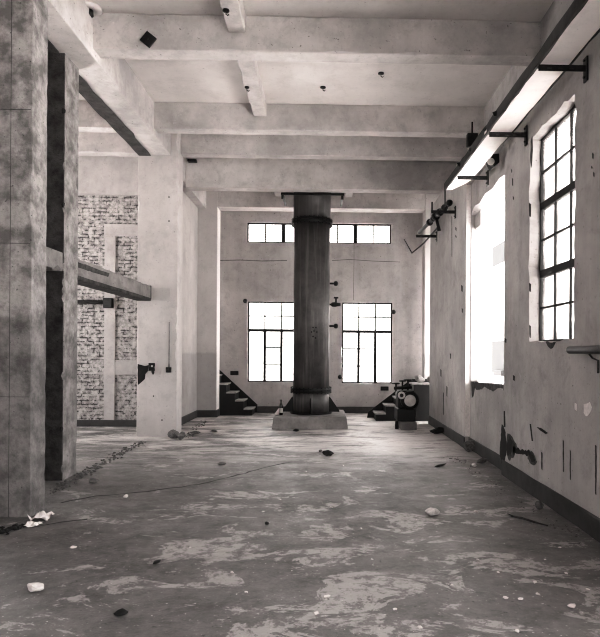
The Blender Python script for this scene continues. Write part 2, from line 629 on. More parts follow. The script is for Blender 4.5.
right3 = lambda u, v, w: (XR + .12 + w, u, v)
u0, u1, v0, v1 = W1
du, dv = (u1 - u0) / 3, (v1 - v0) / 6
t = .011
sub = [(u0 + du * k - t, v0, u0 + du * k + t, v1) for k in (1, 2)]
sub += [(u0, v0 + dv * k - .011, u1, v0 + dv * k + .011) for k in (1, 3, 5)]
steel_window('window_4', right3, (u0 - .03, u1 + .03), (v0 - .03, v1 + .03), [], [(v0 + dv * k, u0, u1, .042) for k in (2, 4)], sub,
             'tall steel window of many square panes in the long side wall', depth=.05, fr=.05)


def patch(X, pts, mat, parent, name, off=.004, seed=1, amp=.026, step=.035):
    """irregular patch of missing plaster on the long wall, given by outline"""
    P = [aX(px, py, X) for px, py in pts]
    poly = jag([(p.y, p.z) for p in P], step, amp, seed)
    bm = bmesh.new()
    panel(bm, poly, [], lambda u, v: (X - off, u, v), (off * .9, 0, 0))
    return link(name, bm, mat, parent)


# broken plaster: the torn hole low on the wall, edges of the openings, drips
SP, DK = M['spall'], M['dark']
patch(XR, [(502, 424), (505, 430), (507, 446), (505, 462), (503, 470), (500, 452), (501, 440)], DK, wall_right, 'spalled_plaster')
patch(XR, [(508, 433), (513, 438), (517, 447), (514, 457), (509, 460), (506, 448)], SP, wall_right, 'spalled_plaster', seed=2)
patch(XR, [(510, 436), (513, 441), (512, 452), (508, 456), (507, 446)], DK, wall_right, 'spalled_plaster', .006, 9)
patch(XR, [(513, 446), (520, 450), (530, 451), (529, 455), (520, 454), (513, 451)], DK, wall_right, 'spalled_plaster', seed=3)
patch(XR, [(528, 450), (534, 454), (537, 462), (533, 465), (528, 459)], SP, wall_right, 'spalled_plaster', seed=4)
patch(XR, [(529, 452), (533, 455), (535, 461), (532, 462)], DK, wall_right, 'spalled_plaster', .006, 12)
patch(XR, [(530, 424), (531, 424), (533, 441), (532, 441)], DK, wall_right, 'spalled_plaster', seed=5, amp=.004)
patch(XR, [(537, 427), (541, 428), (548, 433), (546, 434), (540, 430)], DK, wall_right, 'spalled_plaster', seed=6, amp=.004)
patch(XR, [(504, 411), (505, 411), (505.5, 427), (504, 427)], DK, wall_right, 'spalled_plaster', seed=6, amp=.004)
patch(XR, [(546, 342), (556, 342), (554, 346), (551, 349), (548, 346)], SP, wall_right, 'spalled_plaster', seed=7)
patch(XR, [(584, 404), (590, 402), (592, 408), (588, 416), (584, 413)], M['chip'], wall_right, 'peeling_flake', seed=8)
patch(XR, [(575, 403), (577, 404), (577, 411), (575, 409)], M['chip'], wall_right, 'peeling_flake', seed=18)
for i, (x, y0, y1, w) in enumerate([(542, 452, 470, .5), (563.5, 440, 472, .35), (570.5, 450, 480, .3), (596, 445, 495, .5), (598, 360, 371, .5),
                                    (505.6, 338, 343, .9), (514, 375, 381, .9), (530.2, 203, 217, .9), (530.3, 283, 292, .8), (530.3, 325, 338, .6),
                                    (512.7, 178, 186, .5), (513.5, 196, 200, .4), (511.8, 169, 173, .4), (593, 153, 159, .6), (592, 166, 169, .5), (594, 172, 177, .6),
                                    (462, 285, 292, .7), (462.5, 308, 313, .6), (450.5, 353, 359, .45), (441, 369, 377, .5), (447, 386, 397, .45),
                                    (443.5, 392, 415, .3), (452, 216, 257, .25), (456, 227, 231, .5), (456, 235, 238, .5)]):
    patch(XR, [(x - w, y0), (x + w, y0 + 1), (x + w * .8, y1), (x - w * .7, y1 - 1)], SP if w < .65 else DK, wall_right, 'plaster_hole', seed=30 + i, amp=.008, step=.04)
# broken masonry below the frameless opening
patch(XN, [(471.5, 382), (504, 384.5), (504.5, 394), (503, 388.5), (498, 388), (493, 391.5), (488, 389), (484.5, 386.5), (482, 389.5), (477, 390), (475, 387.5), (473.5, 396), (472, 398)], SP, wall_right, 'spalled_plaster', seed=20, amp=.01)
patch(XR, [(531, 141), (532.5, 136), (533, 150), (531.8, 168), (530.5, 160)], SP, wall_right, 'spalled_plaster', seed=21, amp=.008)

bm = bmesh.new(); box(bm, (XR + .001, YN1 - .006, .2), (XN - .001, YN1 - .001, 4.41)); link('lit_jamb', bm, M['chip'], wall_right)  # window light on the far jamb painted in as a near-white strip
# skirting
def skirt(name, lo, hi, label):
    bm = bmesh.new(); rough_box(bm, lo, hi, 1 if (hi[1] - lo[1]) > (hi[0] - lo[0]) else 0, 14, .006, 1.5, 3)
    tag(link(name, bm, M['base']), label, 'baseboard', kind='structure')


bm = bmesh.new()
rough_box(bm, (XR - .022, Y0, 0), (XR - .001, YN0, .20), 1, 30, .006, 1.5, 3)
rough_box(bm, (XN - .022, YN0 + .002, 0), (XN - .001, YN1 - .002, .19), 1, 8, .006, 1.5, 4)
rough_box(bm, (XR - .022, YN1, 0), (XR - .001, 12.53, .19), 1, 12, .006, 1.5, 5)
tag(link('baseboard_right', bm, M['base']), 'dark painted skirting along the long window wall', 'baseboard', kind='structure')
bm = bmesh.new()
rough_box(bm, (-1.75, YB - .022, 0), (1.5, YB - .001, .17), 0, 14, .006, 1.5, 6)
tag(link('baseboard_back', bm, M['base']), 'dark painted skirting along the end wall', 'baseboard', kind='structure')

# ------------------------------------------------------------------ end frame: pilasters and beam
YP0, YP1 = 13.64, 14.02
bm = bmesh.new(); rough_box(bm, (-3.12, YP0, 0), (-2.63, YP1, ZS), 2, 30, .01, .6, 11)
pl = tag(link('plaster_pilaster', bm, M['pilaster']), 'grey plaster pilaster with darker lower half in front of clear steps', 'pilaster', kind='structure')
bm = bmesh.new(); rough_box(bm, (-3.13, YP0 - .02, 0), (-2.61, YP1 + .01, .17), 0, 4, .006, 1, 3); link('skirting', bm, M['base'], pl)
bm = bmesh.new(); box(bm, (-2.63, YP0 + .02, .18), (-2.624, YP1 - .01, 5.09)); link('lit_side', bm, M['chip'], pl)  # lit inner side of the pilaster, its brightness put into a near-white strip
bm = bmesh.new(); rough_box(bm, (2.43, YP0, 0), (2.95, YP1, ZS), 2, 30, .01, .6, 12)
tag(link('plaster_pilaster', bm, M['pilaster']), 'grey plaster pilaster in the recess behind the motor', 'pilaster', kind='structure')
bm = bmesh.new(); rough_box(bm, (-2.63, YP0, 5.1), (2.43, YP1, ZS), 0, 20, .01, .6, 13)
tag(link('end_beam', bm, M['beam']), 'pale cross beam between the pilasters in front of the strip window', 'beam', kind='structure')

# ------------------------------------------------------------------ columns of the other long side
bm = bmesh.new(); rough_box(bm, (-3.55, 5.43, 0), (-2.815, 5.72, 5.25), 2, 60, .008, 1.2, 21)
c1 = tag(link('concrete_column', bm, M['concrete']), 'large raw concrete column at the picture edge with board marks and crumpled papers at its foot', 'column', kind='structure')
bm = bmesh.new()
for x in (-3.18, -3.02):
    box(bm, (x, 5.427, 0), (x + .004, 5.432, 5.2))
for z in (1.15, 2.62, 3.9):
    box(bm, (-3.5, 5.424, z), (-2.83, 5.432, z + .004))
link('formwork_line', bm, M['spall'], c1)
bm = bmesh.new(); rough_box(bm, (-3.95, 6.95, 0), (-3.215, 7.35, 5.25), 2, 110, .010, 1.1, 22)
for f in bm.faces: f.material_index = 0
bmesh.ops.recalc_face_normals(bm, faces=bm.faces[:])
for f in bm.faces:
    if f.normal.y < -.7: f.material_index = 1
c2 = tag(link('concrete_column', bm, [M['concrete_b'], M['scar']]), 'narrow scraped concrete column with a black broken face, crossed by lintels', 'column', kind='structure')
for i, z in enumerate((.6, 2.05, 3.35, 4.5)):
    bm = bmesh.new(); rock(bm, (-3.23, 6.952, z), (.028, .02, .04), 60 + i); link('broken_tie', bm, M['dark'], c2)

bm = bmesh.new(); rough_box(bm, (-3.51, 10.53, 0), (-2.765, 10.9, ZS), 2, 60, .012, 1.5, 23)
c3 = tag(link('concrete_pillar', bm, M['pillar']), 'broad whitewashed pillar with a black hole at its edge and two switches', 'pillar', kind='structure')


def patchY(Y, pts, mat, parent, name, off=.004, seed=1, amp=.01, step=.05):
    P = [aY(px, py, Y) for px, py in pts]
    poly = jag([(p.x, p.z) for p in P], step, amp, seed)
    bm = bmesh.new()
    panel(bm, poly, [], lambda u, v: (u, Y - off, v), (0, off * .9, 0))
    return link(name, bm, mat, parent)


patchY(10.53, [(137.8, 364), (145, 366), (149, 365), (148, 371), (145.5, 374), (145, 379), (138, 385)], M['dark'], c3, 'spalled_hole', .005, 3)
patchY(10.53, [(152.5, 288), (170, 288.5), (170, 301), (152.5, 300)], M['patch'], c3, 'toned_patch', .003, 4, .004)  # slightly darker rectangle beside the lintel end
for i, (x, y) in enumerate([(169, 197), (169, 221), (153.5, 396), (162, 420)]):
    patchY(10.53, [(x - .6, y - .6), (x + .6, y - .6), (x + .6, y + .8), (x - .6, y + .7)], M['dark'], c3, 'anchor_hole', .003, i, .003)

# short wall from the pillar to the end frame
bm = bmesh.new(); box(bm, (-3.4, 10.905, 0), (-3.1, YP0 + .3, ZS))
wl = tag(link('wall_left', bm, M['pilaster']), 'plain plaster wall running from the white pillar to the end pilaster', 'wall', kind='structure')
bm = bmesh.new(); rough_box(bm, (-3.1, 10.905, 0), (-3.08, YP0 - .002, .17), 1, 8, .006, 1.5, 6)
tag(link('baseboard_left', bm, M['base']), 'dark skirting of the short wall behind the white pillar', 'baseboard', kind='structure')
bm = bmesh.new()
box(bm, (-4.2, YP1, 0), (-3.9, YB, ZS))
tag(link('wall_niche', bm, M['wall_back']), 'plaster wall closing the niche behind the pilaster', 'wall', kind='structure')

# ------------------------------------------------------------------ side bay: brick wall
YK = 11.93
zt = aY(105, 195.5, YK).z
bm = bmesh.new(); box(bm, (-8.6, YK, 0), (-3.41, YK + .3, zt))
wb = tag(link('wall_brick', bm, M['brick']), 'whitewashed brick wall of the side bay with smooth rendered bands', 'wall', kind='structure')
bm = bmesh.new(); box(bm, (-8.6, YK - .06, zt), (-3.41, YK + .3, ZS))
tag(link('wall_header', bm, M['smooth']), 'smooth plastered wall strip above the brick wall', 'wall', kind='structure')


def band(x0, y0, x1, y1):
    xa, za, xb, zb = rect_px(x0, y0, x1, y1, YK - .03)
    bm = bmesh.new(); rough_box(bm, (xa, YK - .03, max(0, za)), (xb, YK - .002, zb), 2 if zb - za > xb - xa else 0, 14, .004, 1.5, int(x0))
    link('rendered_band', bm, M['smooth'], wb)


band(104, 236.2, 115, 432)
band(104, 224, 150, 236)
band(115.2, 360, 150, 375)
bm = bmesh.new(); rough_box(bm, (-8.5, YK - .05, 0), (-3.42, YK - .032, .14), 0, 8, .005, 1, 2)
tag(link('baseboard_bay', bm, M['base']), 'dark skirting at the foot of the brick wall', 'baseboard', kind='structure')
# outer wall of the side bay, with big openings that let the day in (out of the frame)
bm = bmesh.new()
panel(bm, [(Y0, 0), (YK, 0), (YK, ZS), (Y0, ZS)], [[(8.0, 1.0), (11.2, 1.0), (11.2, 4.6), (8.0, 4.6)]],
      to(-8.3), (-.3, 0, 0))
tag(link('wall_bay', bm, M['wall']), 'outer plaster wall of the side bay with open window holes', 'wall', kind='structure')
bm = bmesh.new()
panel(bm, [(-8.6, 0), (2.75, 0), (2.75, ZS), (-8.6, ZS)], [[(-1.2, .02), (.8, .02), (.8, 2.6), (-1.2, 2.6)]],
      lambda u, v: (u, Y0, v), (0, -.3, 0))
tag(link('wall_front', bm, M['wall']), 'plaster wall with a wide doorway behind the viewer', 'wall', kind='structure')

# ------------------------------------------------------------------ beams
def beam(lo, hi, axis, label, seed, mat='beam', n=24):
    bm = bmesh.new(); rough_box(bm, lo, hi, axis, n, .012, 1.0, seed)
    return tag(link('ceiling_beam', bm, M[mat]), label, 'beam', kind='structure')


XLB = -2.9
XRB = 2.70
b1 = beam((XLB, 7.02, ZB), (XRB, 7.26, ZS), 0, 'cross beam carrying the black diamond plate', 31)
b2 = beam((XLB, 9.50, ZB), (XRB, 9.73, ZS), 0, 'cross beam closing the bay with two dark ceiling holes', 32)
b3 = beam((-2.765, 10.70, ZB), (XRB, 10.92, ZS), 0, 'cross beam springing from the white pillar', 33)
b4 = beam((-2.9, 11.65, 4.99), (XRB, 11.92, ZS), 0, 'deeper cross beam directly before the steel tower', 34)
lb = beam((-3.5, Y0, 5.25), (XLB, 10.53, ZS), 1, 'long whitewashed beam over the columns down to the white pillar', 35, n=60)
bm = bmesh.new()
poly = jag([(-3.28, 7.37), (-3.27, 10.52), (-3.49, 10.52), (-3.49, 7.37)], .25, .03, 5, .05)
panel(bm, poly, [], lambda u, v: (u, v, 5.249), (0, 0, -.014))
link('mortar_scar', bm, M['scar'], lb)
bm = bmesh.new(); panel(bm, jag([(-3.27, 5.75), (-3.27, 6.93), (-3.49, 6.93), (-3.49, 5.75)], .2, .03, 6, .04), [], lambda u, v: (u, v, 5.249), (0, 0, -.014))
link('mortar_scar', bm, M['scar'], lb)
beam((-3.1, 10.905, 5.06), (-2.9, YP0 - .002, ZS), 1, 'short beam on the wall between white pillar and end pilaster', 36)
for k, (ya, yb, lab) in enumerate(((7.02, 7.26, 'side bay cross beam over the scraped column'), (9.5, 9.73, 'side bay cross beam before the brick wall, the nearer of two in view'),
                                   (10.7, 10.92, 'side bay cross beam level with the white pillar'))):
    beam((-8.3, ya, ZB), (-3.51 if k < 2 else -3.55, yb, ZS), 0, lab, 41 + k)
JX = -1.12
for k, (ya, yb, lab) in enumerate(((4.0, 7.018, 'narrow ceiling rib with a dark hole before the diamond plate beam'), (7.262, 9.498, 'narrow ceiling rib between the two foremost beams'),
                                   (11.925, 13.635, 'short ceiling rib behind the tower beam on the bottle side'))):
    bm = bmesh.new(); rough_box(bm, (JX - .11, ya, 5.58 if k < 2 else ZB + .02), (JX + .11, yb, ZS), 1, 12, .01, 1, 50 + k)
    tag(link('ceiling_rib', bm, M['beam']), lab, 'beam', kind='structure')
bm = bmesh.new(); rough_box(bm, (.46, 11.925, ZB + .02), (.64, 13.635, ZS), 1, 12, .01, 1, 55)
tag(link('ceiling_rib', bm, M['beam']), 'short ceiling rib behind the tower beam on the motor side', 'beam', kind='structure')

# lintels through the columns
bm = bmesh.new(); rough_box(bm, (-3.5, 5.725, 2.57), (-3.225, 6.945, 2.80), 1, 10, .012, 2.5, 61)
tag(link('concrete_lintel', bm, M['lintel']), 'short broken concrete lintel joining the two raw columns', 'lintel', kind='structure')
bm = bmesh.new(); rough_box(bm, (-3.5, 7.355, 2.58), (-3.25, 10.49, 2.81), 1, 30, .012, 2.5, 62)
bmesh.ops.recalc_face_normals(bm, faces=bm.faces[:])
l2 = tag(link('concrete_lintel', bm, M['lintel']), 'long bare concrete lintel running from scraped column to white pillar', 'lintel', kind='structure')
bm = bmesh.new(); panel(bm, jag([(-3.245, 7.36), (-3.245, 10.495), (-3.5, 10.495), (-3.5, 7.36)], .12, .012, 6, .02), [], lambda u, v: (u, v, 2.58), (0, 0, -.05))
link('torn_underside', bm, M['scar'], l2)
bm = bmesh.new(); box(bm, (-3.5, 10.49, 2.56), (-3.245, 10.528, 2.815)); link('joint', bm, M['scar'], l2)
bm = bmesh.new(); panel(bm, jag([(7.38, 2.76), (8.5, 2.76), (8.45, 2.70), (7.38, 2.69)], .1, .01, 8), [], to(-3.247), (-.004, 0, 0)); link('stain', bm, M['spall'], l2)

# ------------------------------------------------------------------ steel tower on its plinth
TY = .0221 * F
tc = aY(311.3, 350, TY)
TX, TR = tc.x, .398
ZP = .25
tower = empty('steel_tower', (TX, TY, ZP), 'tall dark steel cylinder with two flange rings rising from the plinth to the ceiling', 'tower')
zf = lambda y: aY(311, y, TY - TR).z
z_low, z_up = zf(391), zf(219)
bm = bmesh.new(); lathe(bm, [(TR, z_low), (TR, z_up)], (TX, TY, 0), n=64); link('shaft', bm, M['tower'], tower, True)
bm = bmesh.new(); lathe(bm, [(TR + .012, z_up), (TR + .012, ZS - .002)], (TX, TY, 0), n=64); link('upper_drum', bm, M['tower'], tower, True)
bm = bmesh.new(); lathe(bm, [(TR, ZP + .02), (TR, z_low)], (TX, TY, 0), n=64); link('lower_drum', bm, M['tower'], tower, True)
for z, h in ((z_low, .10), (z_up, .11)):
    bm = bmesh.new()
    lathe(bm, [(TR + .005, z - h / 2), (TR + .05, z - h / 2), (TR + .055, z - .012), (TR + .03, z - .006), (TR + .03, z + .006), (TR + .055, z + .012), (TR + .05, z + h / 2), (TR + .005, z + h / 2)], (TX, TY, 0), n=64)
    fl = link('flange', bm, M['black'], tower)
    bm = bmesh.new()
    for k in range(28):
        a = 2 * math.pi * (k + .5) / 28
        p = Vector((TX + math.cos(a) * (TR + .042), TY + math.sin(a) * (TR + .042), z))
        tube(bm, [p - Vector((0, 0, h / 2 + .018)), p + Vector((0, 0, h / 2 + .018))], .013, 6)
    o = link('flange_bolt', bm, M['black'], fl); o['kind'] = 'stuff'
bm = bmesh.new(); lathe(bm, [(TR + .06, ZP + .001), (TR + .06, ZP + .03), (TR, ZP + .03)], (TX, TY, 0), n=64); link('foot_ring', bm, M['black'], tower)
# gussets
for a, L in ((0, .24), (90, .24), (180, .24), (270, .24)):
    ca, sa = math.cos(rad(a)), math.sin(rad(a))
    r0 = TR - .01
    pr = [(r0, ZP + .03), (r0 + L, ZP + .03), (r0 + L, ZP + .055), (r0 + .03, ZP + .36), (r0, ZP + .36)]
    bm = bmesh.new()
    n = Vector((-sa, ca, 0)) * .016
    A = [bm.verts.new(Vector((TX + ca * r, TY + sa * r, z)) + n) for r, z in pr]
    B = [bm.verts.new(Vector((TX + ca * r, TY + sa * r, z)) - n) for r, z in pr]
    bm.faces.new(A); bm.faces.new(B[::-1])
    for i in range(len(pr)):
        bm.faces.new((A[i], B[i], B[(i + 1) % 5], A[(i + 1) % 5]))
    link('gusset', bm, M['black'], tower)
# stub pipes and valve on the side
def stub(y, kind):
    z = aY(331, y, TY).z
    s = empty('x', (TX, TY, z), None, None)
    bpy.data.objects.remove(s)
    x0, x1 = TX + TR - .01, aY(336, y, TY).x
    bm = bmesh.new(); tube(bm, [(x0, TY, z), (x1, TY, z)], .022, 10); p = link('stub_pipe', bm, M['black'], tower, True)
    bm = bmesh.new()
    if kind == 'plug':
        lathe(bm, [(.02, -.05), (.05, -.035), (.058, 0), (.05, .03), (.02, .045)], (x1, TY, z), 'X', 16)
        link('plug', bm, M['black'], p, True)
    else:
        lathe(bm, [(.03, -.09), (.05, -.06), (.055, 0), (.04, .06), (.035, .12)], (x1 - .02, TY, z), 'X', 16)
        tube(bm, [(x1, TY, z), (x1, TY, z + .14)], .02, 8)
        v = link('valve_body', bm, M['black'], p, True)
        bm = bmesh.new(); tube(bm, [(x1 - .05, TY, z + .15), (x1 + .05, TY, z + .15)], .018, 8); link('valve_handle', bm, M['black'], p)


stub(283.5, 'plug'); stub(304.5, 'valve'); stub(326, 'plug')
for x, y in ((313, 327.5), (316, 327.5), (311.5, 332), (317, 332), (314, 331), (313, 336.5), (315.5, 338)):
    p = aY(x, y, TY - TR)
    d = Vector((p.x - TX, p.y - TY, 0)).normalized()
    q = Vector((TX, TY, p.z)) + d * TR
    bm = bmesh.new(); tube(bm, [q - d * .01, q + d * .012], .017, 8); link('bolt', bm, M['dark'], tower)
# steel angle frame under the beam
root = empty('angle_bracing', (TX, 11.96, 5.0), 'dark steel angle frame clasping the tower top under the deep beam', 'steel frame')
xa, xb = aY(281, 192, 11.97).x, aY(344, 192, 11.97).x
bm = bmesh.new(); box(bm, (xa, 11.925, 4.935), (xb, 11.955, 4.985), .004); link('angle_bar', bm, M['black'], root)
for x in (xa + .01, xb - .06):
    bm = bmesh.new(); box(bm, (x, 11.926, 4.85), (x + .05, 11.954, 4.934), .004); link('end_cleat', bm, M['black'], root)
    bm = bmesh.new(); box(bm, (x, 11.957, 4.94), (x + .05, 12.85, 4.98), .004); link('side_bar', bm, M['black'], root)

# plinth
hw = .76
bm = bmesh.new()
g = []
r = random.Random(5)
rings = []
for z, e in ((0, .03), (.03, .02), (ZP - .03, .0), (ZP, -.02)):
    ring = []
    for sx, sy in ((-1, -1), (1, -1), (1, 1), (-1, 1)):
        nx, ny = {(-1, -1): (1, -1), (1, -1): (1, 1), (1, 1): (-1, 1), (-1, 1): (-1, -1)}[(sx, sy)]
        c = Vector((sx * (hw + e), sy * (hw + e)))
        nxt = {(-1, -1): Vector((1, 0)), (1, -1): Vector((0, 1)), (1, 1): Vector((-1, 0)), (-1, 1): Vector((0, -1))}[(sx, sy)]
        for k in range(8):
            p = c + nxt * (2 * (hw + e)) * k / 8
            ring.append(bm.verts.new((TX + p.x + r.uniform(-.008, .008), TY + p.y + r.uniform(-.008, .008), z)))
    rings.append(ring)
for a, b in zip(rings, rings[1:]):
    m_ = len(a)
    for i in range(m_):
        bm.faces.new((a[i], a[(i + 1) % m_], b[(i + 1) % m_], b[i]))
bm.faces.new(rings[-1]); bm.faces.new(rings[0][::-1])
tag(link('concrete_plinth', bm, M['plinth']), 'low square concrete plinth under the steel tower', 'plinth')

# bottle and leaning board on the plinth
bp = aY(281, 413.8, TY - .42)
bz = ZP
bottle = empty('bottle', (bp.x, bp.y, bz), 'dark glass bottle with a pale label standing on the plinth', 'bottle')
bm = bmesh.new(); lathe(bm, [(.036, 0), (.04, .01), (.04, .19), (.034, .215), (.016, .25), (.0145, .30), (.017, .302), (.017, .315), (.013, .317)], (bp.x, bp.y, bz), n=20)
link('body', bm, M['bottleglass'], bottle, True)
bm = bmesh.new(); lathe(bm, [(.0408, .05), (.0413, .051), (.0413, .15), (.0408, .151)], (bp.x, bp.y, bz), n=20); link('paper_label', bm, M['label'], bottle)
bm = bmesh.new(); lathe(bm, [(.0175, .30), (.0185, .302), (.0185, .325), (.015, .328)], (bp.x, bp.y, bz), n=16); link('cap', bm, M['black'], bottle)
bp2 = Vector((bp.x - .085, bp.y + .02, ZP))
bm = bmesh.new()
pts = [(-.07, 0), (.045, 0), (.05, .12), (.03, .14)]
panel(bm, pts, [], lambda u, v: (bp2.x + u, bp2.y + v * .1, bp2.z + v), (0, .012, 0))
tag(link('plaster_fragment', bm, M['chip']), 'white triangular plaster fragment standing beside the bottle', 'plaster fragment')

# ------------------------------------------------------------------ stairs at both ends
def stairs(xs, ys, sgn, label, wall_pts, Yf, Ye):
    """xs: pixel x of nosings (from low to high), ys: pixel y of treads, at the front plane"""
    root = empty('staircase', (aY(xs[0], 416, Yf).x, Yf, 0), label, 'stairs')
    X = [aY(x, 400, Yf).x for x in xs]
    Z = [aY((xs[i] + xs[i + 1]) / 2, ys[i], Yf).z for i in range(len(ys))]
    prof = [(X[0], 0)]
    for i, z in enumerate(Z):
        prof += [(X[i], z), (X[i + 1], z)]
    prof.append((X[-1], 0))
    bm = bmesh.new(); panel(bm, prof, [], lambda u, v: (u, Yf, v), (0, Ye - .03 - Yf, 0)); link('stair_body', bm, M['stair'], root)
    for i, z in enumerate(Z):
        a, b = sorted((X[i] - sgn * .025, X[i + 1]))
        bm = bmesh.new(); rough_box(bm, (a, Yf - .015, z + .001), (b, Ye - .03, z + .035), 1, 6, .005, 1.5, i + 70); link('tread', bm, M['tread'], root)
    P = [aY(x, y, Ye - .006) for x, y in wall_pts]
    bm = bmesh.new(); panel(bm, [(p.x, max(p.z, .005)) for p in P], [], lambda u, v: (u, Ye - .026, v), (0, .02, 0)); link('stringer', bm, M['black'], root)
    return root


stairs([252, 243.5, 235, 226, 217, 208.5, 200], [410, 401.5, 393.5, 385, 376.5, 368.5], -1, 'short dark steps with pale treads rising behind the plain pilaster, bottle side',
       [(257.5, 413), (257.5, 404.5), (220, 370), (205, 356), (205, 380), (232, 405), (240, 413)], YP1 + .03, YB)
stairs([376, 386, 396, 405, 413.5, 434], [414.5, 406.5, 399, 392, 385], 1, 'short dark steps with pale treads half hidden behind the motor',
       [(367, 418.5), (368, 412), (402, 386), (412, 379), (430, 379), (430, 418)], 13.02, 13.62)

# rubble on top of the steps behind the motor
p = aY(420, 383, 13.25)
zt2 = aY(421, 385, 13.02).z + .036
bm = bmesh.new(); rock(bm, (p.x, p.y, zt2), (.13, .09, .10), 5); tag(link('rubble_chunk', bm, M['tread']), 'pale pointed lump of rubble on the top step', 'rubble')
bm = bmesh.new(); rock(bm, (p.x + .26, p.y - .02, zt2), (.12, .1, .1), 6); tag(link('rubble_chunk', bm, M['greystone']), 'dark lump of rubble on the top step', 'rubble')

# ------------------------------------------------------------------ motor beside the steps
YM = 11.55
mo = aY(408, 430, YM)
motor = empty('electric_motor', (mo.x, YM + .3, 0), 'black motor with round shiny end cover standing before the steps', 'motor')
P0 = lambda x, y, Y=YM: aY(x, y, Y)
a, b = P0(398, 424), P0(417, 385)
bm = bmesh.new(); box(bm, (a.x, YM + .1, .16), (b.x, YM + .62, .42), .015); link('base_frame', bm, M['black'], motor)
bm = bmesh.new(); box(bm, (a.x + .02, YM + .14, .42), (b.x - .02, YM + .58, .80), .03); link('gear_case', bm, M['black'], motor)
d = P0(410.3, 400.7)
bm = bmesh.new(); lathe(bm, [(.17, .0), (.19, .02), (.19, .08), (.175, .09), (.175, .5), (.12, .55)], (d.x, YM + .03, d.z), 'Y', 36); hs = link('housing', bm, M['black'], motor, True)
bm = bmesh.new(); lathe(bm, [(.02, -.03), (.05, -.028), (.06, -.02), (.11, -.015), (.122, -.005), (.122, .005)], (d.x, YM + .02, d.z), 'Y', 36); link('end_cover', bm, M['alu'], hs)
for k in range(6):
    ang = k * math.pi / 3
    bm = bmesh.new(); lathe(bm, [(.009, -.012), (.009, .004)], (d.x + .15 * math.cos(ang), YM + .03, d.z + .15 * math.sin(ang)), 'Y', 8); link('cover_bolt', bm, M['black'], hs)
d2 = P0(401, 395)
bm = bmesh.new(); lathe(bm, [(.06, -.06), (.085, -.05), (.085, .3)], (d2.x, YM - .02, d2.z), 'Y', 24); sp = link('side_pump', bm, M['black'], motor, True)
bm = bmesh.new(); lathe(bm, [(.04, -.015), (.07, -.012), (.078, 0), (.078, .01)], (d2.x, YM - .08, d2.z), 'Y', 24); cv = link('pump_cover', bm, M['alu'], sp)
bm = bmesh.new(); lathe(bm, [(.01, -.03), (.035, -.026), (.04, -.012)], (d2.x, YM - .085, d2.z), 'Y', 16); link('pump_hub', bm, M['black'], sp)
for (x, y, rr) in ((396, 383.5, .075), (402.5, 381, .065), (408, 380, .085)):
    e = P0(x, y, YM + .3)
    bm = bmesh.new(); tube(bm, [(e.x, e.y, .78), (e.x, e.y, e.z)], .02, 8)
    vs = link('valve_stem', bm, M['black'], motor)
    bm = bmesh.new()
    ring = [Vector((e.x + rr * math.cos(k * math.pi / 8), e.y + rr * math.sin(k * math.pi / 8), e.z)) for k in range(17)]
    tube(bm, ring, .013, 8, False)
    for k in range(3):
        q_ = Vector((math.cos(k * 2.09), math.sin(k * 2.09), 0)) * rr
        tube(bm, [Vector((e.x, e.y, e.z)), Vector((e.x, e.y, e.z)) + q_], .008, 6)
    link('handwheel', bm, M['black'], vs)
e0, e1 = P0(394, 384.5, YM + .3), P0(412, 383, YM + .3)
bm = bmesh.new(); tube(bm, [(e0.x, YM + .3, .84), (e1.x, YM + .3, .86)], .035, 12); link('top_pipe', bm, M['black'], motor, True)
ft = aZ(395.5, 427.5, 0)
bm = bmesh.new(); tube(bm, [(ft.x, YM + .12, 0), (ft.x, YM + .12, .17)], [.042, .035], 10); link('foot', bm, M['black'], motor)
for yy_ in (.54,):
    for xx_ in (a.x + .05, b.x - .05):
        bm = bmesh.new(); tube(bm, [(xx_, YM + yy_, 0), (xx_, YM + yy_, .17)], [.05, .035], 10); link('foot', bm, M['black'], motor)
xa, xb = aY(401, 428, YM - .02).x, aY(416.5, 428, YM - .02).x
bm = bmesh.new(); rough_box(bm, (xa, YM - .05, 0), (xb, YM + .36, .158), 0, 6, .012, 2, 77)
tag(link('concrete_block', bm, M['blockgrey']), 'small grey concrete block under the black motor', 'concrete block')

# ------------------------------------------------------------------ tray along the window wall, with brackets
TYE = 8.95
tray = empty('cable_tray', (2.06, 3, 4.2), 'long pale boarded tray with a rusted edge running above the windows', 'tray')
bm = bmesh.new(); panel(bm, jag([(1.93, 1.0), (2.19, 1.0), (2.19, TYE - .5), (2.02, TYE), (1.93, TYE)], .2, .012, 4, .03), [], lambda u, v: (u, v, 4.215), (0, 0, .03)); link('board', bm, M['tray'], tray)
bm = bmesh.new(); rough_box(bm, (1.895, 1.0, 4.20), (1.928, TYE, 4.315), 1, 40, .004, 3, 5); link('edge_channel', bm, M['edge'], tray)
bm = bmesh.new(); rough_box(bm, (2.195, 1.0, 4.21), (2.215, 6.9, 4.25), 1, 40, .004, 3, 6); link('rear_edge', bm, M['steel'], tray)
for i, yy_ in enumerate((6.62, 6.2, 7.3, 7.9)):
    bm = bmesh.new(); rock(bm, (1.893, yy_, 4.24), (.012, .05, .03), 90 + i); link('rust_lump', bm, M['black'], tray)

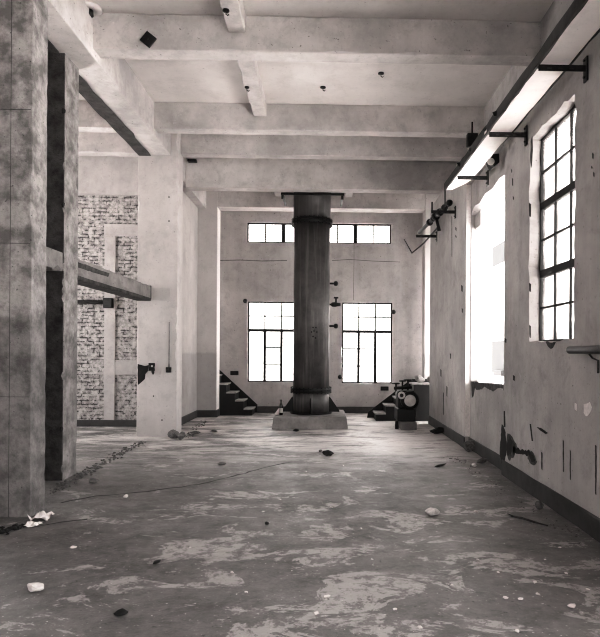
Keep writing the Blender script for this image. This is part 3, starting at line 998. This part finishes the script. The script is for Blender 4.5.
bl = ['steel bracket beside the paned window, holding the tray close to the viewer', 'steel bracket on the wall between paned window and frameless opening',
      'steel bracket above the far jamb of the frameless opening', 'steel bracket with an upturned tip past the tray end', 'last steel bracket on the wall, carrying the bent pipe']
for i, Y in enumerate((.00894 * F, .01163 * F, .0144 * F, .0180 * F, .0210 * F)):
    z = (4.185, 4.17, 4.15, 4.16, 4.07)[i]
    br = empty('steel_bracket', (XR, Y, z), bl[i], 'bracket', 'steel brackets along the window wall')
    bm = bmesh.new()
    box(bm, (1.90, Y - .025, z - .008), (XR - .02, Y + .025, z + .008), .003)
    box(bm, (1.90, Y - .025, z - .05), (XR - .02, Y - .017, z - .0085), .003)
    link('arm', bm, M['black'], br)
    bm = bmesh.new(); box(bm, (XR - .019, Y - .035, z - .13), (XR - .002, Y + .035, z + .09), .003); wp = link('wall_plate', bm, M['black'], br)
    for dz in (-.09, .06):
        bm = bmesh.new(); tube(bm, [(XR - .035, Y, z + dz), (XR - .015, Y, z + dz)], .012, 6); link('anchor_bolt', bm, M['black'], wp)
    for k in range(3):
        bm = bmesh.new(); box(bm, (1.98 + k * .1, Y - .028, z - .035), (2.02 + k * .1, Y - .0255, z - .02)); link('arm_slot', bm, M['edge'], br)
    if i == 3:
        bm = bmesh.new(); box(bm, (1.905, Y - .022, z + .009), (1.93, Y + .022, z + .16), .003); link('upturned_tip', bm, M['black'], br)

# hanger rod at the tray end
q = aY(442.5, 200, TYE)
hp = aY(442.5, 214, TYE)
bm = bmesh.new(); tube(bm, [(1.91, TYE - .01, 4.198), (1.912, TYE - .01, 3.95)], .012, 8)
tag(link('hanger_rod', bm, M['black']), 'thin dark rod hanging from the end of the tray', 'rod')

# bent old pipe between the last two brackets
pr = empty('rusty_pipe', (2.2, 10.8, 4.2), 'rusty flanged pipe slung across the last two brackets', 'pipe')
A, B = Vector((2.22, 9.95, 4.29)), Vector((2.02, 12.05, 4.19))
bm = bmesh.new(); tube(bm, [A, A.lerp(B, .3), A.lerp(B, .6), B], [.045, .042, .038, .034], 12); link('pipe_run', bm, M['black'], pr, True)
for k, rr in ((.03, .06), (.16, .065), (.3, .075), (.42, .085), (.5, .06), (.62, .07)):
    c = A.lerp(B, k); dd = (B - A).normalized()
    bm = bmesh.new(); tube(bm, [c - dd * .045, c - dd * .02, c + dd * .02, c + dd * .045], [rr * .8, rr, rr, rr * .8], 12); link('pipe_flange', bm, M['black'], pr)
c = A.lerp(B, .42)
bm = bmesh.new(); tube(bm, [c, c + Vector((.05, 0, -.2)), c + Vector((.07, .02, -.28))], [.035, .03, .04], 8); link('drain_cock', bm, M['black'], pr, True)
thin = [Vector((2.28, 11.3, 4.15)), aY(424, 243, 13.0), aY(412, 253, 14.3), aY(404, 239, 14.5)]
bm = bmesh.new(); tube(bm, thin, [.02, .018, .016, .008], 8); tag(link('bent_rod', bm, M['steel']), 'thin bent rod reaching from the last bracket to the end wall', 'rod')

# dark boxes under the tray
c = aY(472, 140, 9.46)
bm = bmesh.new(); box(bm, (c.x - .09, 9.40, c.z - .12), (c.x + .09, 9.495, c.z + .10), .01)
jb = tag(link('junction_box', bm, M['steel']), 'dark box on the face of the second cross beam beside the tray', 'box')
bm = bmesh.new(); tube(bm, [(c.x, 9.45, c.z + .10), (c.x, 9.45, c.z + .3)], .015, 8); link('conduit', bm, M['steel'], jb)
c = aX(494, 160, 2.27)
bm = bmesh.new(); panel(bm, [(-.08, .07), (.07, .09), (.075, -.03), (-.0, -.09)], [], lambda u, v: (c.x + u, c.y, c.z + v), (0, .2, 0))
lp = tag(link('wall_lamp', bm, M['black']), 'dark tilted metal lamp hood on the wall above the frameless opening', 'lamp')
bm = bmesh.new(); lathe(bm, [(.05, 0), (.045, .02), (.02, .03)], (c.x - .05, c.y - .03, c.z - .03), 'Y', 16); link('lamp_glass', bm, M['alu'], lp)

# handrail pipe
rl = empty('rail_pipe', (XR - .1, 4.7, 1.6), 'thick dark pipe rail stub on the window wall below the paned window', 'pipe rail')
pa = aX(570, 350, XR - .09)
bm = bmesh.new(); tube(bm, [(XR - .09, pa.y + .012, pa.z), (XR - .09, pa.y, pa.z), (XR - .09, 3.2, pa.z + .005)], [.026, .036, .036], 16); link('rail', bm, M['black'], rl, True)
pb = aX(596, 358, XR - .03)
bm = bmesh.new(); tube(bm, [(XR - .09, pb.y, pa.z - .034), (XR - .06, pb.y, pa.z - .07), (XR - .012, pb.y, pa.z - .09), (XR - .012, pb.y, pa.z - .2)], .009, 8)
link('wall_support', bm, M['steel'], rl)

# box in the corner of the frameless opening
c0, c1_ = aX(474, 220, XN + .16), aX(485, 203, XN + .16)
ya, yb_ = min(c0.y, c1_.y), max(c0.y, c1_.y)
bm = bmesh.new(); rough_box(bm, (XN + .06, W2[1] - .34, 3.66), (XN + .2, W2[1] - .012, 3.90), 1, 6, .01, 1.5, 8)
tag(link('timber_block', bm, M['smooth']), 'grey block wedged high in the corner of the frameless opening', 'block')

# ------------------------------------------------------------------ small things on beams and ceiling
c = aY(148.5, 40, 7.015)
bm = bmesh.new()
box(bm, (-.075, -.012, -.075), (.075, .012, .075), .004)
bmesh.ops.rotate(bm, verts=bm.verts[:], cent=(0, 0, 0), matrix=Matrix.Rotation(rad(38), 3, 'Y'))
bmesh.ops.translate(bm, verts=bm.verts[:], vec=(c.x, 7.004, c.z))
dp = tag(link('steel_plate', bm, M['black']), 'black diamond-tilted square plate on the foremost cross beam', 'plate')
bm = bmesh.new(); tube(bm, [(c.x, 6.985, c.z), (c.x, 7.0, c.z)], .012, 8); link('bolt', bm, M['steel'], dp)


def ceiling_hook(px, py, z, label, s=1.0):
    p = aZ(px, py, z)
    bm = bmesh.new(); lathe(bm, [(.045 * s, 0), (.045 * s, -.012), (.03 * s, -.02)], (p.x, p.y, z - .001), n=16)
    o = tag(link('ceiling_hook', bm, M['black']), label, 'hook')
    bm = bmesh.new(); tube(bm, [(p.x, p.y, z - .02), (p.x, p.y, z - .05), (p.x + .02, p.y, z - .065), (p.x + .035, p.y, z - .05)], .007, 6); link('hook', bm, M['black'], o)


ceiling_hook(323, 87, ZS, 'dark iron hook in mid ceiling panel, nearer the tower axis')
ceiling_hook(381, 73, ZS, 'dark iron hook in mid ceiling panel, nearer the tray')
ceiling_hook(247, 87, 5.58, 'dark iron hook under the rib of the middle ceiling panel', .8)
ceiling_hook(226, 10, 5.58, 'dark iron hook under the foremost ceiling rib', .9)
# old ceiling rose by the long beam
p = aZ(89, 8, ZS)
rose = empty('ceiling_rose', (p.x, p.y, ZS), 'broken pale ceiling lamp rose close to the long beam', 'ceiling lamp')
bm = bmesh.new(); lathe(bm, [(.16, 0), (.15, -.03), (.09, -.045), (.08, -.03)], (p.x, p.y, ZS - .001), n=28); link('rose', bm, M['ceiling'], rose, True)
bm = bmesh.new(); lathe(bm, [(.05, -.03), (.055, -.09), (.035, -.10)], (p.x, p.y, ZS - .001), n=20); link('lamp_holder', bm, M['steel'], rose, True)
# iron stub on the deep beam, high beside the pillar
c = aY(193, 162, 11.645)
bm = bmesh.new(); box(bm, (c.x - .09, 11.52, c.z - .02), (c.x + .09, 11.645, c.z + .02), .004)
tag(link('iron_cleat', bm, M['black']), 'flat black iron cleat on the deep beam beside the white pillar', 'cleat')
bm = bmesh.new(); tube(bm, [(aY(455, 170, 11.64).x, 11.64, 5.28), (aY(455, 170, 11.64).x, 11.52, 5.24)], .02, 8)
bm.free()

# ------------------------------------------------------------------ switches and plates
Yf = 10.53
c = aY(152.5, 367, Yf)
sw = empty('light_switch', (c.x, Yf, c.z), 'broken black switch beside the dark hole on the white pillar', 'switch')
bm = bmesh.new(); rough_box(bm, (c.x - .065, Yf - .05, c.z - .07), (c.x + .05, Yf - .002, c.z + .075), 2, 5, .02, 1.5, 3); link('switch_box', bm, M['black'], sw)
bm = bmesh.new(); box(bm, (c.x - .01, Yf - .062, c.z - .0), (c.x + .025, Yf - .051, c.z + .035), .003); link('rocker', bm, M['label'], sw)
bm = bmesh.new(); rock(bm, (c.x + .02, Yf - .03, c.z - .15), (.035, .02, .06), 4); link('hanging_wire_end', bm, M['black'], sw)
c = aY(169, 369.5, Yf)
sw = empty('switch_box', (c.x, Yf, c.z), 'small square black switch box at the end of a conduit on the white pillar', 'switch')
bm = bmesh.new(); box(bm, (c.x - .05, Yf - .045, c.z - .055), (c.x + .05, Yf - .002, c.z + .045), .008); link('box', bm, M['black'], sw)
ct = aY(169.5, 322, Yf)
bm = bmesh.new(); tube(bm, [(c.x + .005, Yf - .02, c.z + .045), (c.x + .005, Yf - .018, c.z + .12), (ct.x, Yf - .012, ct.z)], [.02, .010, .008], 8); link('conduit', bm, M['conduit'], sw)
bm = bmesh.new(); lathe(bm, [(.016, 0), (.016, -.012)], (c.x, Yf - .045, c.z), 'Y', 12); link('dial', bm, M['steel'], sw)

c = aY(109, 303, YK - .03)
jb = empty('junction_box', (c.x, YK, c.z), 'square grey junction box on the brick wall with a conduit stub', 'box')
bm = bmesh.new(); box(bm, (c.x - .1, YK - .11, c.z - .11), (c.x + .1, YK - .032, c.z + .1), .012); link('box', bm, M['steel'], jb)
bm = bmesh.new(); box(bm, (c.x - .08, YK - .122, c.z - .09), (c.x + .08, YK - .111, c.z + .08), .005); link('lid', bm, M['edge'], jb)
bm = bmesh.new(); tube(bm, [(c.x - .1, YK - .06, c.z + .01), (c.x - 1.2, YK - .06, c.z + .02)], .04, 10); link('conduit', bm, M['edge'], jb, True)

for x, y, lab in ((234.5, 373, 'small dark plate on the end wall above the clear steps'), (384.5, 388.5, 'small dark plate on the end wall below the paned window by the motor')):
    c = aY(x, y, YB)
    bm = bmesh.new(); box(bm, (c.x - .105, YB - .03, c.z - .055), (c.x + .105, YB - .002, c.z + .055), .008)
    o = tag(link('wall_plate', bm, M['black']), lab, 'plate')
    bm = bmesh.new(); box(bm, (c.x - .05, YB - .036, c.z - .012), (c.x + .05, YB - .031, c.z + .012)); link('slot', bm, M['steel'], o)
for x, y, lab in ((245.3, 301, 'dark iron stub at the upper corner of the window on the bottle side'), (340, 377, 'dark iron stub at the lower corner of the window beside the motor'),
                  (393.5, 312, 'dark iron stub high beside the window near the motor')):
    c = aY(x, y, YB)
    bm = bmesh.new(); lathe(bm, [(.055, -.002), (.06, -.02), (.045, -.04), (.025, -.06)], (c.x, YB, c.z), 'Y', 12)
    o = tag(link('iron_stub', bm, M['steel'], None, True), lab, 'iron stub')

# ------------------------------------------------------------------ debris on the floor
def stone(px, py, size, mat, label, cat, seed, group=None, name='rubble_chunk', sub=2):
    p = aZ(px, py, 0)
    bm = bmesh.new(); rock(bm, (p.x, p.y, .001), size, seed, sub)
    return tag(link(name, bm, M[mat]), label, cat, group)


stone(34.5, 591, (.075, .05, .024), 'chip', 'pale flat stone lying alone on the floor in the corner of the view', 'stone', 101, name='floor_stone')
stone(433, 515, (.085, .07, .035), 'stone', 'pale rounded stone on the floor toward the torn plaster hole', 'stone', 102, name='floor_stone')
stone(174, 438.5, (.16, .1, .09), 'greystone', 'dark lump of rubble at the foot of the white pillar', 'rubble', 103)
stone(181, 440, (.08, .08, .08), 'greystone', 'smaller grey stone touching the dark rubble lump at the white pillar', 'rubble', 104)
stone(328, 456, (.09, .05, .05), 'dark', 'dark broken brick on the floor before the plinth', 'brick', 105, name='broken_brick')
stone(320.5, 452, (.04, .03, .02), 'greystone', 'small crumb beside the dark broken brick', 'rubble', 117)
stone(296, 431.5, (.07, .04, .03), 'dark', 'black lump at the front foot of the plinth', 'rubble', 106)
stone(539, 510, (.05, .05, .045), 'greystone', 'dark clod near the stick by the skirting', 'rubble', 107)
stone(469, 452, (.13, .1, .1), 'greystone', 'dark rubble heap stone against skirting under the frameless opening', 'rubble', 108)
stone(482, 463.5, (.12, .05, .04), 'greystone', 'flat dark rubble piece just off the skirting under the opening', 'rubble', 109)
stone(474.5, 467, (.05, .04, .03), 'stone', 'pale rubble piece beside the flat dark one under the opening', 'rubble', 110)
stone(439, 434, (.2, .12, .07), 'dark', 'dark rag-like rubble on the floor beside the motor block', 'rubble', 111)
stone(156, 564, (.05, .02, .012), 'dark', 'small thin dark scrap in the middle of the open floor', 'scrap', 112, name='floor_scrap')
stone(121, 616, (.045, .03, .02), 'dark', 'small black clod on the floor close to the viewer', 'rubble', 113)
stone(267, 525, (.025, .02, .015), 'dark', 'tiny black crumb on the floor in front of the tower', 'rubble', 114)
stone(222, 465, (.07, .03, .02), 'greystone', 'flat dark rubble piece on the floor between pillar and plinth', 'rubble', 115)
stone(196, 434, (.1, .05, .03), 'greystone', 'thin dark slab on the floor just past the white pillar', 'rubble', 116)
stone(214, 431.5, (.12, .04, .02), 'greystone', 'long dark flat shard on the floor before the plain pilaster', 'rubble', 118)
stone(93, 483, (.07, .05, .03), 'greystone', 'grey stone on the floor just past the scraped column', 'rubble', 119)
stone(440, 466.5, (.16, .02, .015), 'dark', 'thin dark sliver on the floor in the bright patch', 'scrap', 120, name='floor_scrap')
stone(73, 548, (.035, .03, .008), 'chip', 'thin white flake on the floor left of the pale floor patches', 'plaster chip', 121, name='plaster_chip')
stone(126, 498, (.035, .025, .02), 'chip', 'bright white chip beside the long floor crack', 'plaster chip', 122, name='plaster_chip')

chips = [(327, 598, .03), (316, 614, .022), (506, 599, .024), (521, 600, .024), (535, 583, .022), (538, 595, .022), (572, 608, .038), (566, 574, .022), (517, 632, .022), (476, 512, .026),
         (452, 586, .018), (433, 492, .02), (246, 593, .018), (361, 529, .018), (331, 508, .02), (306, 472, .022), (280, 500, .02), (232, 573, .018), (343, 466, .022), (416, 520, .016),
         (498, 573, .018), (560, 548, .02), (395, 610, .018), (478, 560, .014), (190, 548, .014), (263, 512, .02), (372, 560, .014), (588, 590, .016), (545, 560, .014), (420, 628, .02)]
proto = []
for i in range(4):
    bm = bmesh.new(); rock(bm, (0, 0, 0), (1, .75, .35), 200 + i, 1)
    proto.append(bm)
mesh_p = []
for i, bm in enumerate(proto):
    me = bpy.data.meshes.new('plaster_chip'); bm.to_mesh(me); bm.free(); me.materials.append(M['chip']); mesh_p.append(me)
r = random.Random(9)
for i, (x, y, s) in enumerate(chips):
    o = bpy.data.objects.new('plaster_chip', mesh_p[i % 4])
    C.objects.link(o)
    p = aZ(x, y, 0)
    o.location = (p.x, p.y, .001)
    o.scale = (s, s, s)
    o.rotation_euler = (0, 0, r.random() * 6.28)
    tag(o, 'tiny white plaster chip on the open concrete floor', 'plaster chip', 'tiny plaster chips strewn on the floor')

# stick
pa, pb = aZ(511, 517, 0), aZ(548, 527, 0)
bm = bmesh.new(); tube(bm, [pa + Vector((0, 0, .012)), pa.lerp(pb, .3) + Vector((.005, 0, .016)), pa.lerp(pb, .7) + Vector((-.006, 0, .013)), pb + Vector((0, 0, .012))], [.008, .011, .010, .006], 8)
st = tag(link('wooden_stick', bm, M['wood']), 'thin dark stick lying on the floor near the skirting', 'stick')
bm = bmesh.new(); tube(bm, [pa.lerp(pb, .05) + Vector((0, 0, .015)), pa.lerp(pb, .05) + Vector((-.03, .06, .02))], [.008, .004], 6); link('twig', bm, M['wood'], st)

# crumpled papers at the big column
def paper(px, py, w, h, seed, label):
    p = aZ(px, py, 0)
    rr = random.Random(seed)
    bm = bmesh.new()
    n = 7
    grid = []
    for i in range(n):
        row = []
        for j in range(n):
            u, v = i / (n - 1) - .5, j / (n - 1) - .5
            z = .004 + max(0, .55 * h * (noise.noise(Vector((u * 3.5 + seed, v * 3.5, 0))) + .45))
            row.append(bm.verts.new((p.x + u * w + rr.uniform(-.01, .01), p.y + v * w * .9 + rr.uniform(-.01, .01), z)))
        grid.append(row)
    for i in range(n - 1):
        for j in range(n - 1):
            bm.faces.new((grid[i][j], grid[i + 1][j], grid[i + 1][j + 1], grid[i][j + 1]))
    tag(link('crumpled_paper', bm, M['paper']), label, 'paper')


paper(41, 520, .17, .16, 3, 'crumpled white paper peaking up at the foot of the big column')
paper(34, 526, .12, .06, 7, 'flatter white paper scrap next to the crumpled one')

# rubble lines: uncountable crumbs where the side wall was torn out
def crumbs(name, p0, p1, n, w, smin, smax, seed, label, mat='greystone'):
    rr = random.Random(seed)
    a, b = aZ(*p0), aZ(*p1)
    bm = bmesh.new()
    for k in range(n):
        t_ = rr.random()
        c = a.lerp(b, t_) + Vector((rr.gauss(0, w), rr.gauss(0, w), 0))
        s = rr.uniform(smin, smax)
        rock(bm, (c.x, c.y, .0), (s, s * rr.uniform(.5, 1), s * .45), seed * 100 + k, 1)
    tag(link(name, bm, M[mat]), label, 'rubble', kind='stuff')


crumbs('rubble', (50, 494), (140, 443), 260, .05, .006, .03, 1, 'line of torn-out wall rubble on the floor from column to white pillar')
crumbs('rubble', (0, 533), (22, 526), 90, .035, .006, .028, 2, 'dark rubble crumbs along the foot of the big column', 'dark')
crumbs('rubble', (186, 438), (205, 421), 60, .05, .008, .03, 3, 'rubble crumbs on the floor past the white pillar')
crumbs('rubble', (450, 457), (578, 540), 110, .05, .005, .016, 4, 'fine rubble crumbs along the skirting of the window wall')

# ------------------------------------------------------------------ outdoors
bm = bmesh.new(); box(bm, (-60, -40, -.6), (60, 90, -.3)); tag(link('ground_outside', bm, M['yard']), 'pale yard ground outside the windows', 'ground', kind='structure')
bd = empty('building', (9, 30, -.3), 'pale overexposed building seen through the frameless opening', 'building')
bm = bmesh.new(); box(bm, (9.0, 22, -.3), (15, 60, 14)); link('wall', bm, M['outer'], bd)
for x0, y0, x1, y1 in ((491, 236, 512, 268), (491, 340, 512, 372)):
    A, B = aX(x0, y1, 8.98), aX(x1, y0, 8.98)
    bm = bmesh.new(); box(bm, (8.94, min(A.y, B.y), A.z), (9.0, max(A.y, B.y), B.z)); link('window', bm, M['outer_grey'], bd)
A, B = aX(495, 375, 8.9), aX(503, 371, 8.9)
bm = bmesh.new(); box(bm, (8.8, min(A.y, B.y), A.z), (9.0, max(A.y, B.y), B.z)); link('window_ledge', bm, M['dark'], bd)

# ------------------------------------------------------------------ light
w = bpy.data.worlds.new('world')
S.world = w
w.use_nodes = True
nt = w.node_tree
bg = nt.nodes['Background']
SKY = 9.0
bg.inputs[0].default_value = (1.0, .975, .965, 1)
bg.inputs[1].default_value = SKY


def portal(name, loc, rot, sx, sy):
    l = bpy.data.lights.new(name, 'AREA')
    l.shape = 'RECTANGLE'; l.size = sx; l.size_y = sy
    l.cycles.is_portal = True
    o = bpy.data.objects.new(name, l)
    o.location = loc; o.rotation_euler = rot
    C.objects.link(o)


PI = math.pi
sun = bpy.data.lights.new('sun', 'SUN')
sun.energy = 60
sun.angle = rad(8)
so = bpy.data.objects.new('sun', sun)
so.rotation_euler = (rad(4), rad(-9), 0)
C.objects.link(so)
# an area light shines along its -Z
portal('sky_portal', (TW + .03, (W1[0] + W1[1]) / 2, (W1[2] + W1[3]) / 2), (0, PI / 2, 0), 2.4, 1.25)
portal('sky_portal', (TW + .03, (W2[0] + W2[1]) / 2, 2.6), (0, PI / 2, 0), 3.0, 2.0)
portal('sky_portal', (TW + .03, 1.7, 2.62), (0, PI / 2, 0), 2.9, 2.7)
portal('sky_portal', (TW + .03, -1.85, 2.62), (0, PI / 2, 0), 2.9, 2.2)
for R in (R_top, R_a, R_b):
    portal('sky_portal', ((R[0] + R[2]) / 2, YB + .36, (R[1] + R[3]) / 2), (-PI / 2, 0, 0), R[2] - R[0] + .05, R[3] - R[1] + .05)
portal('sky_portal', (-.2, Y0 - .33, 1.31), (PI / 2, 0, 0), 2.1, 2.7)
portal('sky_portal', (3.63, 12.95, 1.65), (0, PI / 2, 0), 3.4, 1.4)
portal('sky_portal', (3.63, 14.35, 2.45), (0, PI / 2, 0), 3.2, .7)
for y in (9.6,):
    portal('sky_portal', (-8.63, y, 2.8), (0, -PI / 2, 0), 3.7, 3.6)

# ------------------------------------------------------------------ view
S.view_settings.view_transform = 'Standard'
S.view_settings.look = 'None'
S.view_settings.exposure = 0.2
S.view_settings.use_curve_mapping = True
cm = S.view_settings.curve_mapping
for x, y in ((.02, .0135), (.1, .082), (.3, .31), (.6, .68)):
    cm.curves[3].points.new(x, y)
cm.update()
S.cycles.pixel_filter_type = 'BLACKMAN_HARRIS'
S.cycles.filter_width = 1.1
S.cycles.use_denoising = True
S.cycles.max_bounces = 10
S.cycles.diffuse_bounces = 8
S.cycles.transparent_max_bounces = 12
S.cycles.sample_clamp_indirect = 12
